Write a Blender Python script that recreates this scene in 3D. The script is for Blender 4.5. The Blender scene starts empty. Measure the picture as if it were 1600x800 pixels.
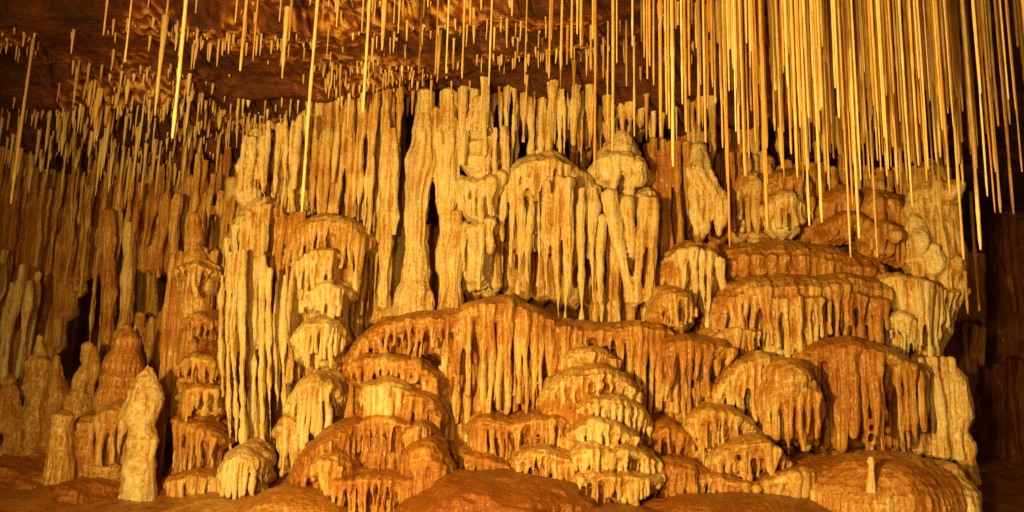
import bpy, math, random
import numpy as np
from mathutils import Vector
from mathutils.bvhtree import BVHTree

random.seed(7)
RNG = np.random.default_rng(11)
S = bpy.context.scene
COL = S.collection

# ------------------------------------------------------------------ camera
F = 1500.0                       # focal length in photo pixels (photo is 1600 wide)
PITCH, ROLL = math.radians(12.0), math.radians(1.5)
cam_d = bpy.data.cameras.new("camera")
cam_d.sensor_width = 36.0
cam_d.lens = 36.0 * F / 1600.0
cam_d.clip_end = 200.0
cam = bpy.data.objects.new("camera", cam_d)
COL.objects.link(cam)
S.camera = cam
fw = Vector((0, math.cos(PITCH), math.sin(PITCH)))
up0 = Vector((0, -math.sin(PITCH), math.cos(PITCH)))
rt0 = Vector((1, 0, 0))
rt = rt0 * math.cos(ROLL) + up0 * math.sin(ROLL)
up = up0 * math.cos(ROLL) - rt0 * math.sin(ROLL)
from mathutils import Matrix
cam.matrix_world = Matrix(((rt.x, up.x, -fw.x, 0), (rt.y, up.y, -fw.y, 0), (rt.z, up.z, -fw.z, 0), (0, 0, 0, 1)))

# ------------------------------------------------------------------ light
world = bpy.data.worlds.new("World")
S.world = world
world.use_nodes = True
bgn = world.node_tree.nodes["Background"]
bgn.inputs[0].default_value = (1.0, 0.50, 0.13, 1)
bgn.inputs[1].default_value = 0.17
WARM = (1.0, 0.61, 0.16)


def lamp(name, loc, target, power, size, spot=None, blend=0.6, col=WARM):
    d = bpy.data.lights.new(name, 'SPOT' if spot else 'POINT')
    d.energy = power
    d.color = col
    d.shadow_soft_size = size
    if spot:
        d.spot_size = math.radians(spot)
        d.spot_blend = blend
    o = bpy.data.objects.new(name, d)
    COL.objects.link(o)
    o.location = loc
    o.rotation_euler = (Vector(target) - Vector(loc)).to_track_quat('-Z', 'Y').to_euler()
    return o


lamp("floodlight_left", (-3.6, 1.0, 0.5), (1.6, 10.6, 1.6), 5000, 0.25, 100, 1.0)
lamp("fill_light_centre", (-1.3, -0.5, 0.6), (1.6, 10.5, 1.8), 1050, 0.3, 104, 1.0)  # added fill near the camera, evens out the light from the left

S.view_settings.view_transform = 'Standard'
S.view_settings.look = 'None'
S.view_settings.exposure = 0.05
S.view_settings.gamma = 1.0
S.render.engine = 'CYCLES'
S.cycles.max_bounces = 4


def P(px, py, Y):
    """The world point that the photo's pixel (px, py) shows when it lies at distance Y."""
    r = fw + rt * ((px - 800.0) / F) + up * ((400.0 - py) / F)
    return np.array(r * (Y / r.y))


def ZX(X, Y, Z):
    v = Vector((X, Y, Z))
    d = v.dot(fw)
    return 800 + F * v.dot(rt) / d, 400 - F * v.dot(up) / d


# ------------------------------------------------------------------ noise
_perm = RNG.permutation(4096)
_grad = RNG.normal(size=(4096, 3))
_grad /= np.linalg.norm(_grad, axis=1)[:, None]


def perlin(p):
    p = np.asarray(p, float)
    i = np.floor(p).astype(np.int64)
    f = p - i
    u = f * f * f * (f * (f * 6 - 15) + 10)
    out = 0
    for dx in (0, 1):
        for dy in (0, 1):
            for dz in (0, 1):
                h = _perm[(i[:, 0] + dx) & 4095]
                h = _perm[(h + i[:, 1] + dy) & 4095]
                h = _perm[(h + i[:, 2] + dz) & 4095]
                g = _grad[h]
                d = g[:, 0] * (f[:, 0] - dx) + g[:, 1] * (f[:, 1] - dy) + g[:, 2] * (f[:, 2] - dz)
                w = (u[:, 0] if dx else 1 - u[:, 0]) * (u[:, 1] if dy else 1 - u[:, 1]) * (u[:, 2] if dz else 1 - u[:, 2])
                out = out + w * d
    return out * 1.5


def fbm(p, o=3):
    p = np.asarray(p, float)
    a, s, t = 1.0, 0.0, 0.0
    for k in range(o):
        s = s + a * perlin(p * 2 ** k + 17.3 * k)
        t += a
        a *= 0.5
    return s / t


# ------------------------------------------------------------------ materials
def nodes(name):
    m = bpy.data.materials.new(name)
    m.use_nodes = True
    nt = m.node_tree
    return m, nt, nt.nodes["Principled BSDF"]


def N(nt, kind, **kw):
    n = nt.nodes.new(kind)
    for k, v in kw.items():
        setattr(n, k, v)
    return n


def stone_material(name, ramp, rough=0.45, bump=0.35, fine=1.0, use_attr=True, base=0.5, coat=0.0):
    m, nt, b = nodes(name)
    L = nt.links.new
    geo = N(nt, 'ShaderNodeNewGeometry')
    # stretched noise: the streaks that water leaves
    mp = N(nt, 'ShaderNodeMapping')
    mp.inputs['Scale'].default_value = (16, 16, 2.6)
    L(geo.outputs['Position'], mp.inputs['Vector'])
    ns = N(nt, 'ShaderNodeTexNoise')
    ns.inputs['Scale'].default_value = 1.0
    ns.inputs['Detail'].default_value = 4
    L(mp.outputs[0], ns.inputs['Vector'])
    nb = N(nt, 'ShaderNodeTexNoise')
    nb.inputs['Scale'].default_value = 3.2
    nb.inputs['Detail'].default_value = 5
    L(geo.outputs['Position'], nb.inputs['Vector'])
    if use_attr:
        at = N(nt, 'ShaderNodeAttribute')
        at.attribute_name = 'rust'
        src = at.outputs['Fac']
    else:
        v = N(nt, 'ShaderNodeValue')
        v.outputs[0].default_value = base
        src = v.outputs[0]

    def math2(op, a, bb):
        n = N(nt, 'ShaderNodeMath', operation=op)
        for i, q in enumerate((a, bb)):
            if isinstance(q, (int, float)):
                n.inputs[i].default_value = q
            else:
                L(q, n.inputs[i])
        return n.outputs[0]
    if not use_attr:
        oi = N(nt, 'ShaderNodeObjectInfo')
        src = math2('ADD', src, math2('MULTIPLY', math2('SUBTRACT', oi.outputs['Random'], 0.2), 0.75))
    s1 = math2('MULTIPLY', math2('SUBTRACT', ns.outputs['Fac'], 0.5), 0.6)
    s2 = math2('MULTIPLY', math2('SUBTRACT', nb.outputs['Fac'], 0.5), 0.7)
    t = math2('ADD', math2('ADD', src, s1), s2)
    cr = N(nt, 'ShaderNodeValToRGB')
    el = cr.color_ramp.elements
    el[0].position, el[0].color = ramp[0][0], (*ramp[0][1], 1)
    el[1].position, el[1].color = ramp[-1][0], (*ramp[-1][1], 1)
    for p, c in ramp[1:-1]:
        e = el.new(p)
        e.color = (*c, 1)
    L(t, cr.inputs[0])
    # small dark pits and specks
    nf = N(nt, 'ShaderNodeTexNoise')
    nf.inputs['Scale'].default_value = 45
    nf.inputs['Detail'].default_value = 4
    nf.inputs['Roughness'].default_value = 0.7
    L(geo.outputs['Position'], nf.inputs['Vector'])
    mr = N(nt, 'ShaderNodeMapRange')
    mr.inputs[1].default_value = 0.3
    mr.inputs[2].default_value = 0.62
    mr.inputs[3].default_value = 0.74
    mr.inputs[4].default_value = 1.1
    L(nf.outputs['Fac'], mr.inputs[0])
    mx = N(nt, 'ShaderNodeMix', data_type='RGBA', blend_type='MULTIPLY')
    mx.inputs[0].default_value = 1.0
    L(cr.outputs[0], mx.inputs[6])
    L(mr.outputs[0], mx.inputs[7])
    L(mx.outputs[2], b.inputs['Base Color'])
    b.inputs['Roughness'].default_value = rough
    b.inputs['Specular IOR Level'].default_value = 0.45
    b.inputs['Coat Weight'].default_value = coat
    if coat:
        b.inputs['Subsurface Weight'].default_value = 0.25
        b.inputs['Subsurface Radius'].default_value = (0.05, 0.022, 0.008)
        b.inputs['Subsurface Scale'].default_value = 0.6
    b.inputs['Coat Roughness'].default_value = 0.25
    # bump: streaks + grain + flow ripples
    mp2 = N(nt, 'ShaderNodeMapping')
    mp2.inputs['Scale'].default_value = (46, 46, 5)
    L(geo.outputs['Position'], mp2.inputs['Vector'])
    n2 = N(nt, 'ShaderNodeTexNoise')
    n2.inputs['Scale'].default_value = 1.0
    n2.inputs['Detail'].default_value = 3
    L(mp2.outputs[0], n2.inputs['Vector'])
    mp3 = N(nt, 'ShaderNodeMapping')
    mp3.inputs['Scale'].default_value = (9, 9, 55)
    L(geo.outputs['Position'], mp3.inputs['Vector'])
    n3 = N(nt, 'ShaderNodeTexNoise')
    n3.inputs['Scale'].default_value = 1.0
    n3.inputs['Detail'].default_value = 2
    L(mp3.outputs[0], n3.inputs['Vector'])
    h = math2('ADD', math2('MULTIPLY', n2.outputs['Fac'], 0.9), math2('MULTIPLY', nf.outputs['Fac'], 0.8 * fine))
    h = math2('ADD', h, math2('MULTIPLY', n3.outputs['Fac'], 0.6))
    bp = N(nt, 'ShaderNodeBump')
    bp.inputs['Strength'].default_value = bump
    bp.inputs['Distance'].default_value = 0.17
    L(h, bp.inputs['Height'])
    L(bp.outputs[0], b.inputs['Normal'])
    return m


CREAM = (0.76, 0.54, 0.20)
PALE = (0.84, 0.70, 0.38)
GOLD = (0.58, 0.32, 0.068)
ORANGE = (0.47, 0.19, 0.024)
RUST = (0.30, 0.092, 0.009)
BROWN = (0.19, 0.060, 0.014)
M_STONE = stone_material("flowstone", [(0.0, PALE), (0.22, CREAM), (0.41, GOLD), (0.62, ORANGE), (0.97, RUST)], rough=0.34, bump=0.38, coat=0.25)
M_STRAW = stone_material("straw_calcite", [(0.0, PALE), (0.30, CREAM), (0.70, GOLD), (1.0, ORANGE)], rough=0.4, bump=0.15, use_attr=False, base=0.14)
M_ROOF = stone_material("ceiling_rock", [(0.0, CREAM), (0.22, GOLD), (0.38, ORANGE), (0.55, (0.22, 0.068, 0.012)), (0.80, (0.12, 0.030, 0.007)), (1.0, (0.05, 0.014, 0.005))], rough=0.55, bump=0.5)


# ------------------------------------------------------------------ scene graph helpers
def setp(o, label=None, cat=None, group=None, kind=None):
    for k, v in (("label", label), ("category", cat), ("group", group), ("kind", kind)):
        if v:
            o[k] = v
    return o


def empty(name, loc):
    o = bpy.data.objects.new(name, None)
    COL.objects.link(o)
    o.location = [float(v) for v in loc]
    o.empty_display_size = 0.1
    return o


def raw_mesh(name, V, faces, mat, rust=None, normals=None):
    me = bpy.data.meshes.new(name)
    me.from_pydata(V.tolist() if hasattr(V, 'tolist') else V, [], faces)
    me.materials.append(mat)
    me.polygons.foreach_set('use_smooth', [True] * len(me.polygons))
    if rust is not None:
        a = me.attributes.new('rust', 'FLOAT', 'POINT')
        a.data.foreach_set('value', np.asarray(rust, np.float32))
    if normals is not None:
        me.normals_split_custom_set_from_vertices(normals.tolist())
    return me


def link(name, me, parent=None, loc=(0, 0, 0)):
    o = bpy.data.objects.new(name, me)
    COL.objects.link(o)
    if parent:
        o.parent = parent
    o.location = [float(v) for v in loc]
    return o


# ------------------------------------------------------------------ primitives that get fused into flowstone
def tube_geo(pts, rad, seg=9, flat=1.0):
    """closed tapered tube along pts (mostly vertical)"""
    pts = np.asarray(pts, float)
    rad = np.asarray(rad, float)
    n = len(pts)
    T = np.gradient(pts, axis=0)
    T /= np.linalg.norm(T, axis=1)[:, None] + 1e-9
    ref = np.array([1.0, 0, 0])
    B = np.cross(T, ref)
    B /= np.linalg.norm(B, axis=1)[:, None] + 1e-9
    A = np.cross(B, T)
    a = np.linspace(0, 2 * np.pi, seg, endpoint=False)
    flat = (np.ones(n) * flat)[:, None, None]
    V = pts[:, None, :] + rad[:, None, None] * (np.cos(a)[None, :, None] * A[:, None, :] + flat * np.sin(a)[None, :, None] * B[:, None, :])
    V = V.reshape(-1, 3)
    Fc = []
    for i in range(n - 1):
        for j in range(seg):
            k = (j + 1) % seg
            Fc.append((i * seg + j, i * seg + k, (i + 1) * seg + k, (i + 1) * seg + j))
    V = np.vstack([V, pts[0] - T[0] * rad[0] * 0.7, pts[-1] + T[-1] * rad[-1] * 0.9])
    a0, a1 = n * seg, n * seg + 1
    for j in range(seg):
        k = (j + 1) % seg
        Fc.append((a0, k, j))
        Fc.append((a1, (n - 1) * seg + j, (n - 1) * seg + k))
    return V, Fc


def ball_geo(c, r, nu=20, nv=12, lump=0.12, sq=1.0):
    V = [(0, 0, 1.0)]
    for i in range(1, nv):
        t = math.pi * i / nv
        for j in range(nu):
            p = 2 * math.pi * j / nu
            V.append((math.sin(t) ** sq * math.cos(p), math.sin(t) ** sq * math.sin(p), math.cos(t)))
    V.append((0, 0, -1.0))
    V = np.array(V)
    c = np.asarray(c, float)
    r = np.asarray(r, float)
    W = V * r + c
    n = fbm(W * 2.2, 2) + (0.8 * fbm(W * 6.0 + 9, 2) if lump > 0.14 else 0)
    W = c + (W - c) * (1 + lump * n)[:, None]
    Fc = []
    for j in range(nu):
        Fc.append((0, 1 + j, 1 + (j + 1) % nu))
    for i in range(nv - 2):
        for j in range(nu):
            a, b = 1 + i * nu + j, 1 + i * nu + (j + 1) % nu
            Fc.append((a, a + nu, b + nu, b))
    e = len(V) - 1
    for j in range(nu):
        Fc.append((e, 1 + (nv - 2) * nu + (j + 1) % nu, 1 + (nv - 2) * nu + j))
    return W, Fc


class Form:
    """One flowstone thing. Primitives are fused into one skin, then the skin is cut
    again along the primitives so that each part is its own mesh."""

    def __init__(self, name, label, cat, base=None, voxel=0.017, rust=0.35, group=None, rough=1.0, flute=1.0):
        self.flute = flute
        voxel = voxel * 0.72
        self.name, self.label, self.cat, self.group = name, label, cat, group
        self.V, self.F, self.I = [], [], []
        self.off = 0
        self.parts = []        # (part name, rust)
        self.voxel, self.rust, self.rough = voxel, rust, rough

    def part(self, name, rust=None, under=None):
        self.parts.append((name, self.rust if rust is None else rust, under))
        return len(self.parts) - 1

    def add(self, geo, pid):
        V, Fc = geo
        self.V.append(V)
        self.F += [tuple(i + self.off for i in f) for f in Fc]
        self.I += [pid] * len(Fc)
        self.off += len(V)

    # --- a dome with a fringe of drips hanging from its rim
    def cap(self, cx, ty, hw, ch, Y, L, n=None, d=None, rust=None, r=None, long=1.0, core=0.82, taper=0.35, ang=100, tilt=0.0,
            drips=True, keep=0.55, corelen=None, name='dome'):
        k = Y / F
        w, h = hw * k, ch * k
        d = (d if d is not None else max(0.30, w * 0.9))
        c = P(cx, ty + ch, Y)
        pid = self.part(name, rust)
        # C is the centre of the cap, Y the distance of its front rim
        C = c + np.array([0, d * 0.6, 0])
        Lm = L * k
        self.add(ball_geo(C, (w, d, h), lump=0.10, sq=0.85), pid)
        if L <= 0 or not drips:
            if L > 0:
                self.add(ball_geo(C - [0, -d * 0.1, Lm * 0.5], (w * core, d * core, Lm * 0.6 + h * 0.3), lump=0.1, sq=0.6), pid)
            return pid
        fid = self.part('drapery', None if rust is None else rust)
        cl = Lm * (corelen if corelen else 0.92)
        self.add(ball_geo(C - [0, -d * 0.18, cl * 0.5], (w * core, d * core, cl * 0.52 + h * 0.3), lump=0.1, sq=0.55), fid)
        if n is None:
            n = max(4, int(round(hw * 2 / 11.0)) + 2)
        for i in range(n):
            s = -1 + 2 * (i + 0.5) / n + random.uniform(-0.35, 0.35) / n
            ph = math.asin(max(-1, min(1, s))) * ang / 90.0
            sx, sy = math.sin(ph), -math.cos(ph)
            ra = (r * k if r else w / n * random.uniform(0.75, 1.35))
            ll = Lm * random.uniform(keep, 1.0) * (1 - 0.25 * abs(s))
            top = C + np.array([sx * w * 0.62, sy * d * 0.62, h * 0.72 + tilt * s * h])
            mid = C + np.array([sx * w * 0.90, sy * d * 0.90, h * 0.30])
            rim = C + np.array([sx * w * 0.99, sy * d * 0.99, -h * 0.25])
            pts, rad = [top, mid, rim], [ra * 0.55, ra * 0.9, ra * 1.05]
            m = max(3, int(ll / 0.09))
            wx, wy = random.uniform(-0.05, 0.05) * w, random.uniform(0.0, 0.12) * d
            ph0 = random.uniform(0, 6)
            for j in range(1, m + 1):
                t = j / m
                wob = 0.25 * ra * math.sin(ph0 + t * 5)
                pts.append(rim + np.array([wx * t + wob, wy * t, -ll * t * long]))
                rad.append(ra * (1 + (taper - 1) * t ** 1.3) * random.uniform(0.88, 1.12))
            self.add(tube_geo(pts, rad, 8), fid)
        return pid

    # --- a ledge along an arc, with a fringe of folds over its rim. arc: (px, top py, fringe bottom py, Y)
    def shelf(self, arc, ch=16, d=0.35, sp=12, taper=0.3, keep=0.6, rust=None, blen=0.85, name='ledge', core=True, fat=1.0, splay=0.0,
              fringe='drapery', thick=0.5, back=0.0, deep=0.17, apron=True):
        X = [a[0] for a in arc]
        arc = np.array(arc, float)
        k = arc[:, 3].mean() / F
        pid = self.part(name, rust)
        r0 = max(10.0, sp * 0.9)
        sp = sp * 0.80
        xs = np.arange(X[0], X[-1] + 1, r0 * 0.5)
        nx = len(xs)
        for i, x in enumerate(xs):
            ty, Y = np.interp(x, X, arc[:, 1]), np.interp(x, X, arc[:, 3])
            e = min(i, nx - 1 - i)
            q = 0.75 if e == 0 else (0.9 if e == 1 else 1.0)
            c = P(x, ty + ch * random.uniform(0.97, 1.04), Y) + [0, d * 0.95 + back, 0]
            c = c - [0, 0, 3.5 * k * float(perlin(c[None] * 3.0)[0])]
            self.add(ball_geo(c, (r0 * k * 1.6, d * q + back, ch * k * q), nu=14, nv=8, lump=0.10), pid)
            for a_, (dz_, dy_) in enumerate(((9, 0.55), (17, 1.15), (24, 1.8))):
                if apron and e > 2 * a_ + 1 and i % 2 == 0:
                    self.add(ball_geo(c + [0, d * dy_, dz_ * k], (r0 * k * 2.0, d * 0.8, ch * k * 0.9), nu=12, nv=8, lump=0.15), pid)
        fid = self.part(fringe, rust, pid)
        if core:
            for i, x in enumerate(np.arange(X[0] + r0 * .3, X[-1] - r0 * .2, r0)):
                ty, by, Y = (np.interp(x, X, arc[:, j]) for j in (1, 2, 3))
                a = P(x, ty + ch, Y) + [0, d * 1.05 + back, 0]
                L = (by - ty - ch) * k * blen * random.uniform(0.92, 1.0)
                if L > 0.12:
                    q = a + [random.uniform(-.2, .2) * r0 * k, -d * random.uniform(0.35, 0.6), 0]
                    L2 = L * random.uniform(0.9, 1.12)
                    self.add(tube_geo([q - [0, 0, L2 * t] for t in np.linspace(-0.05, 1, 6)], [r0 * k * 0.5 * (1.1 - 0.5 * t) for t in np.linspace(0, 1, 6)], 8), fid)
                if L > 0.02:
                    tt = np.linspace(-0.04, 1, 9)
                    dd = [0.02 + (deep - 0.02) * min(1, max(0, (t - 0.04) / 0.42)) ** 1.2 for t in tt]
                    self.add(tube_geo([a - [0, 0, L * t] for t in tt], [r0 * k * 1.1] * 9, 12, flat=np.maximum(1.0, (d * 1.05 - np.array(dd)) / (r0 * k * 1.1))), fid)
        x = X[0] - 1
        while x < X[-1]:
            w = sp * random.choice((0.7, 0.9, 1.0, 1.15, 1.45))
            xc = min(x + w * 0.5, X[-1])
            x += w
            u = (xc - X[0]) / (X[-1] - X[0]) * 2 - 1
            ty, by, Y = (np.interp(xc, X, arc[:, j]) for j in (1, 2, 3))
            if random.random() < 0.05:
                continue
            lf = 1.0 + 0.45 * float(perlin(np.array([[xc * 0.035, X[0] * .7, by * .01]]))[0])
            ll = min(lf, 1.12) * (by - ty - ch) * random.uniform(keep + (1 - keep) * 0.35, 1.12) * k
            ll *= 1 - 0.35 * abs(u) ** 3
            if ll < 0.03:
                continue
            Y = Y + random.uniform(-0.03, 0.04)
            ra0 = w * k * 0.52
            R = P(xc, ty + ch, Y) + [0, ra0 * 0.25, 0]
            ra = w * k * 0.52 * fat
            g = random.uniform(0.25, 0.6)
            top = P(xc - splay * u * 4, ty + ch * g, Y) + [0, d * 0.45, 0]
            mid = P(xc, ty + ch * (g + 0.28), Y) + [0, d * 0.2, 0]
            pts, rad = [top, mid, R], [ra * 0.6, ra * 1.15, ra * 1.3]
            m = max(3, int(ll / 0.07))
            ph0 = random.uniform(0, 6)
            dx = (splay * u * sp + random.uniform(-0.35, 0.35) * w) * k
            inn = random.uniform(0.0, 0.16) * d
            tp = (taper + 0.08) * random.uniform(0.7, 1.4)
            fat_end = random.random() < 0.12
            for j in range(1, m + 1):
                t = j / m
                pts.append(R + np.array([dx * t + 0.25 * ra * math.sin(ph0 + 6 * t), inn * t, -ll * t]))
                rr = ra * ((1.0 + (tp - 1.0) * t ** 0.9) + 0.30 * max(0, 1 - t * 4.0))
                if fat_end and t > 0.5:
                    rr *= 1.25
                rad.append(max(0.010, rr * random.uniform(0.9, 1.1)))
            self.add(tube_geo(pts, rad, 8), fid)
        return fid

    # --- a row of long folds / stalactites with a backing sheet
    def curtain(self, tops, bots, Y, sp=15, rvar=0.35, taper=0.6, back=True, jit=0.10, name='stalactite', rust=None, blen=0.95,
                short=0.35, Yb=None, roof=False, single=False, bulge=0.0, ragtop=0.0):
        xs = [p[0] for p in tops]
        x = xs[0]
        bx, by = [p[0] for p in bots], [p[1] for p in bots]
        tx, ty = [p[0] for p in tops], [p[1] for p in tops]
        k = Y / F
        if back:
            bid = self.part('backing_sheet', rust)
            m = max(2, int((xs[-1] - xs[0]) / (sp * 1.6)))
            for i in range(m):
                xx = xs[0] + (i + 0.5) * (xs[-1] - xs[0]) / m
                a = P(xx, np.interp(xx, tx, ty), Y) + [0, 0.27, 0]
                b = P(xx, np.interp(xx, bx, by), Y) + [0, 0.27, 0]
                b = a + (b - a) * blen
                b[0] = a[0] + (b[0] - a[0])
                self.add(tube_geo([a + (b - a) * t for t in np.linspace(0, 1, 7)], [sp * k * 1.25] * 7, 8, flat=1.1), bid)
        sp = sp * 0.80
        sid = self.part(name, rust) if single else None
        while x < xs[-1]:
            w = sp * random.uniform(1 - rvar, 1 + rvar * 1.4)
            xc = x + w / 2
            x += w
            yt = np.interp(xc, tx, ty) + random.uniform(-1, 1) * ragtop
            yb = np.interp(xc, bx, by)
            if random.random() < short:
                yb = yt + (yb - yt) * random.uniform(0.45, 0.9)
            yy = Y + random.uniform(-jit, jit) * 1.0
            a = P(xc, yt, yy)
            if roof:
                zr = float(ceil_z(a[0], a[1])) + 0.05
                yt -= (zr - a[2]) / k
                a[2] = zr
            L = (yb - yt) * k
            ra = w * k * 0.55 * random.uniform(0.85, 1.15)
            pid = sid if single else self.part(name, rust)
            m = max(4, int(L / 0.10))
            pts, rad = [], []
            ph0, ph1 = random.uniform(0, 6), random.uniform(0, 6)
            lean = random.uniform(-0.5, 0.5) * ra * 1.5
            tp = taper * random.uniform(0.45, 1.15)
            for j in range(m + 1):
                t = j / m
                pts.append(a + np.array([lean * t + 0.2 * ra * math.sin(ph0 + 4 * t * L), 0.2 * ra * math.sin(ph1 + 3 * t), -L * t]))
                rr = ra * (1 + (tp - 1) * t ** 1.4) * (1 + bulge * math.sin(ph1 + t * 9 * L)) * random.uniform(0.95, 1.05)
                if t < 0.12:
                    rr *= 1.15 if roof else 0.75
                rad.append(rr)
            self.add(tube_geo(pts, rad, 9), pid)

    # --- a lobed pillar or stalagmite: list of (px, py, half width)
    def pillar(self, prof, Y, name='shaft', rust=None, flutes=0, lump=0.15, dr=1.0, dome=False):
        k = Y / F
        pid = self.part(name, rust)
        P0 = [(P(a, b, Y), c * k) for a, b, c in prof]
        pts, rad = [], []
        for (p, r), (q, s) in zip(P0[:-1], P0[1:]):
            m = max(2, int(np.linalg.norm(q - p) / 0.06))
            for j in range(m):
                t = j / m
                t2 = t * t * (3 - 2 * t)
                pts.append(p + (q - p) * t)
                rad.append(r + (s - r) * t2)
        pts.append(P0[-1][0])
        rad.append(P0[-1][1])
        pts, rad = np.array(pts), np.array(rad)
        nn = fbm(pts * 4.0, 2) + 0.5 * fbm(pts * 11.0, 1)
        self.add(tube_geo(pts + [0, rad.max() * 0.4, 0], rad * (1 + lump * nn), 18, flat=dr), pid)
        if flutes:
            mx = rad
            for i in range(flutes):
                ph = -math.pi * (0.08 + 0.84 * (i + 0.5 + random.uniform(-.3, .3)) / flutes)
                i0 = random.randint(0, max(0, len(pts) // 4))
                i1 = random.randint(int(len(pts) * 0.6), len(pts) - 1)
                q, rr = [], []
                wv = random.uniform(0, 6)
                for j in range(i0, i1 + 1):
                    a2 = ph + 0.12 * math.sin(wv + j * 0.3)
                    q.append(pts[j] + [0, rad.max() * 0.4, 0] + np.array([math.cos(a2) * rad[j], math.sin(a2) * rad[j] * dr, 0]) * 0.93)
                    rr.append(max(0.012, rad[j] * 2.2 / flutes * 0.55))
                rr[0] *= 0.5
                rr[-1] *= 0.4
                if len(q) > 3:
                    self.add(tube_geo(q, rr, 7), pid)
        return pid

    def blob(self, cx, cy, hw, hh, Y, d=0.5, name='boss', rust=None, lump=0.2, sq=1.0):
        k = Y / F
        pid = self.part(name, rust)
        self.add(ball_geo(P(cx, cy, Y) + [0, d * 0.6, 0], (hw * k, d, hh * k), lump=lump, nu=28, nv=18, sq=sq), pid)
        return pid

    def build(self, z_base=None):
        V = np.vstack(self.V)
        src = bpy.data.meshes.new("tmp")
        src.from_pydata(V.tolist(), [], self.F)
        ob = bpy.data.objects.new("tmp", src)
        COL.objects.link(ob)
        md = ob.modifiers.new("r", 'REMESH')
        md.mode = 'VOXEL'
        md.voxel_size = self.voxel
        md.adaptivity = 0
        dg = bpy.context.evaluated_depsgraph_get()
        dg.update()
        ev = ob.evaluated_get(dg).to_mesh()
        nv, nf = len(ev.vertices), len(ev.polygons)
        co = np.empty(nv * 3, np.float32)
        ev.vertices.foreach_get('co', co)
        co = co.reshape(-1, 3).astype(float)
        lt = np.empty(nf, np.int32)
        ev.polygons.foreach_get('loop_total', lt)
        lv = np.empty(len(ev.loops), np.int32)
        ev.loops.foreach_get('vertex_index', lv)
        quads = lv.reshape(-1, 4) if (lt == 4).all() else None
        if quads is None:
            st = np.concatenate([[0], np.cumsum(lt)[:-1]])
            quads = np.array([[lv[s], lv[s + 1], lv[s + 2], lv[s + 3] if t == 4 else lv[s + 2]] for s, t in zip(st, lt)])
        bpy.data.objects.remove(ob)
        bvh = BVHTree.FromPolygons(V.tolist(), self.F)
        I = np.array(self.I)
        fc = co[quads].mean(axis=1)
        fi = np.empty(len(quads), np.int32)
        fn = bvh.find_nearest
        for i, c in enumerate(fc.tolist()):
            r = fn(c)
            fi[i] = I[r[2]] if r[2] is not None else 0
        npid = len(self.parts)
        for _ in range(3):
            vs = np.zeros((nv, npid), np.float32)
            for k in range(4):
                np.add.at(vs, (quads[:, k], fi), 1)
            fi = vs[quads].sum(1).argmax(1)
        # islands too small to be a part join the part around them
        for _ in range(2):
            small = np.zeros(len(fi), bool)
            for pid_ in range(npid):
                sel = np.nonzero(fi == pid_)[0]
                if not len(sel):
                    continue
                u_, i_ = np.unique(quads[sel], return_inverse=True)
                i_ = i_.reshape(-1, 4)
                lb = np.arange(len(u_))
                while True:
                    mn = lb[i_].min(1)
                    nw = lb.copy()
                    for k in range(4):
                        np.minimum.at(nw, i_[:, k], mn)
                    nw = nw[nw]
                    if (nw == lb).all():
                        break
                    lb = nw
                fl0_ = lb[i_[:, 0]]
                ids_, c_ = np.unique(fl0_, return_counts=True)
                small[sel[np.isin(fl0_, ids_[(c_ < 90) & (c_ < c_.max())])]] = True
                if c_.max() < 40:
                    small[sel] = True
            for _k in range(40):
                if not small.any():
                    break
                vs = np.zeros((nv, npid), np.float32)
                g_ = ~small
                for k in range(4):
                    np.add.at(vs, (quads[g_, k], fi[g_]), 1)
                sc = vs[quads[small]].sum(1)
                hit = sc.max(1) > 0
                if not hit.any():
                    break
                idx = np.nonzero(small)[0][hit]
                fi[idx] = sc[hit].argmax(1)
                small[idx] = False
        # light smoothing
        e = np.vstack([quads[:, [0, 1]], quads[:, [1, 2]], quads[:, [2, 3]], quads[:, [3, 0]]])
        cnt = np.bincount(e[:, 0], minlength=nv) + np.bincount(e[:, 1], minlength=nv) + 1e-9

        def avg(a):
            if a.ndim == 1:
                return (np.bincount(e[:, 0], a[e[:, 1]], nv) + np.bincount(e[:, 1], a[e[:, 0]], nv)) / cnt
            return np.stack([avg(a[:, q]) for q in range(a.shape[1])], 1)

        def normals():
            n = np.cross(co[quads[:, 2]] - co[quads[:, 0]], co[quads[:, 3]] - co[quads[:, 1]])
            out = np.zeros((nv, 3))
            for q in range(4):
                for c in range(3):
                    out[:, c] += np.bincount(quads[:, q], n[:, c], nv)
            return out / (np.linalg.norm(out, axis=1)[:, None] + 1e-12)
        co = co * 0.5 + avg(co) * 0.5
        nr = normals()
        q = co
        disp = 0.045 * fbm(q * 2.3 + 5, 2) * self.rough
        disp += 0.015 * fbm(q * [9, 9, 4.5] + 31, 2) * self.rough
        fl = perlin(q * [24, 24, 2.4] + 7)
        side = 1 - np.clip(np.abs(nr[:, 2]), 0, 1)
        disp += self.flute * (0.016 * fl * side + 0.007 * perlin(q * [55, 55, 5]) * side) + 0.010 * (1 - self.flute) * fbm(q * 16, 2)
        topn = np.clip(nr[:, 2], 0, 1)
        wv = q[:, 2] * 75 + 6 * perlin(q * 3.1)
        disp += 0.0045 * np.sin(wv) * np.clip(topn * 2, 0, 1) * (0.5 + perlin(q * 2.0 + 3))
        disp += 0.006 * fbm(q * [30, 30, 22] + 3, 2)
        co = co + nr * disp[:, None]
        nr = normals()
        pr = np.array([p[1] for p in self.parts])
        rv = np.zeros(nv)
        for k in range(4):
            rv[quads[:, k]] = pr[fi]
        for _ in range(14):
            rv = avg(rv)
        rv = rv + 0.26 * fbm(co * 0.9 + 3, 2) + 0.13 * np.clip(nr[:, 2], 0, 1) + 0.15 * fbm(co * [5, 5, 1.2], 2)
        # crevices shift darker on the colour ramp, ridges paler
        curv = ((avg(avg(co)) - co) * nr).sum(1)
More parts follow.
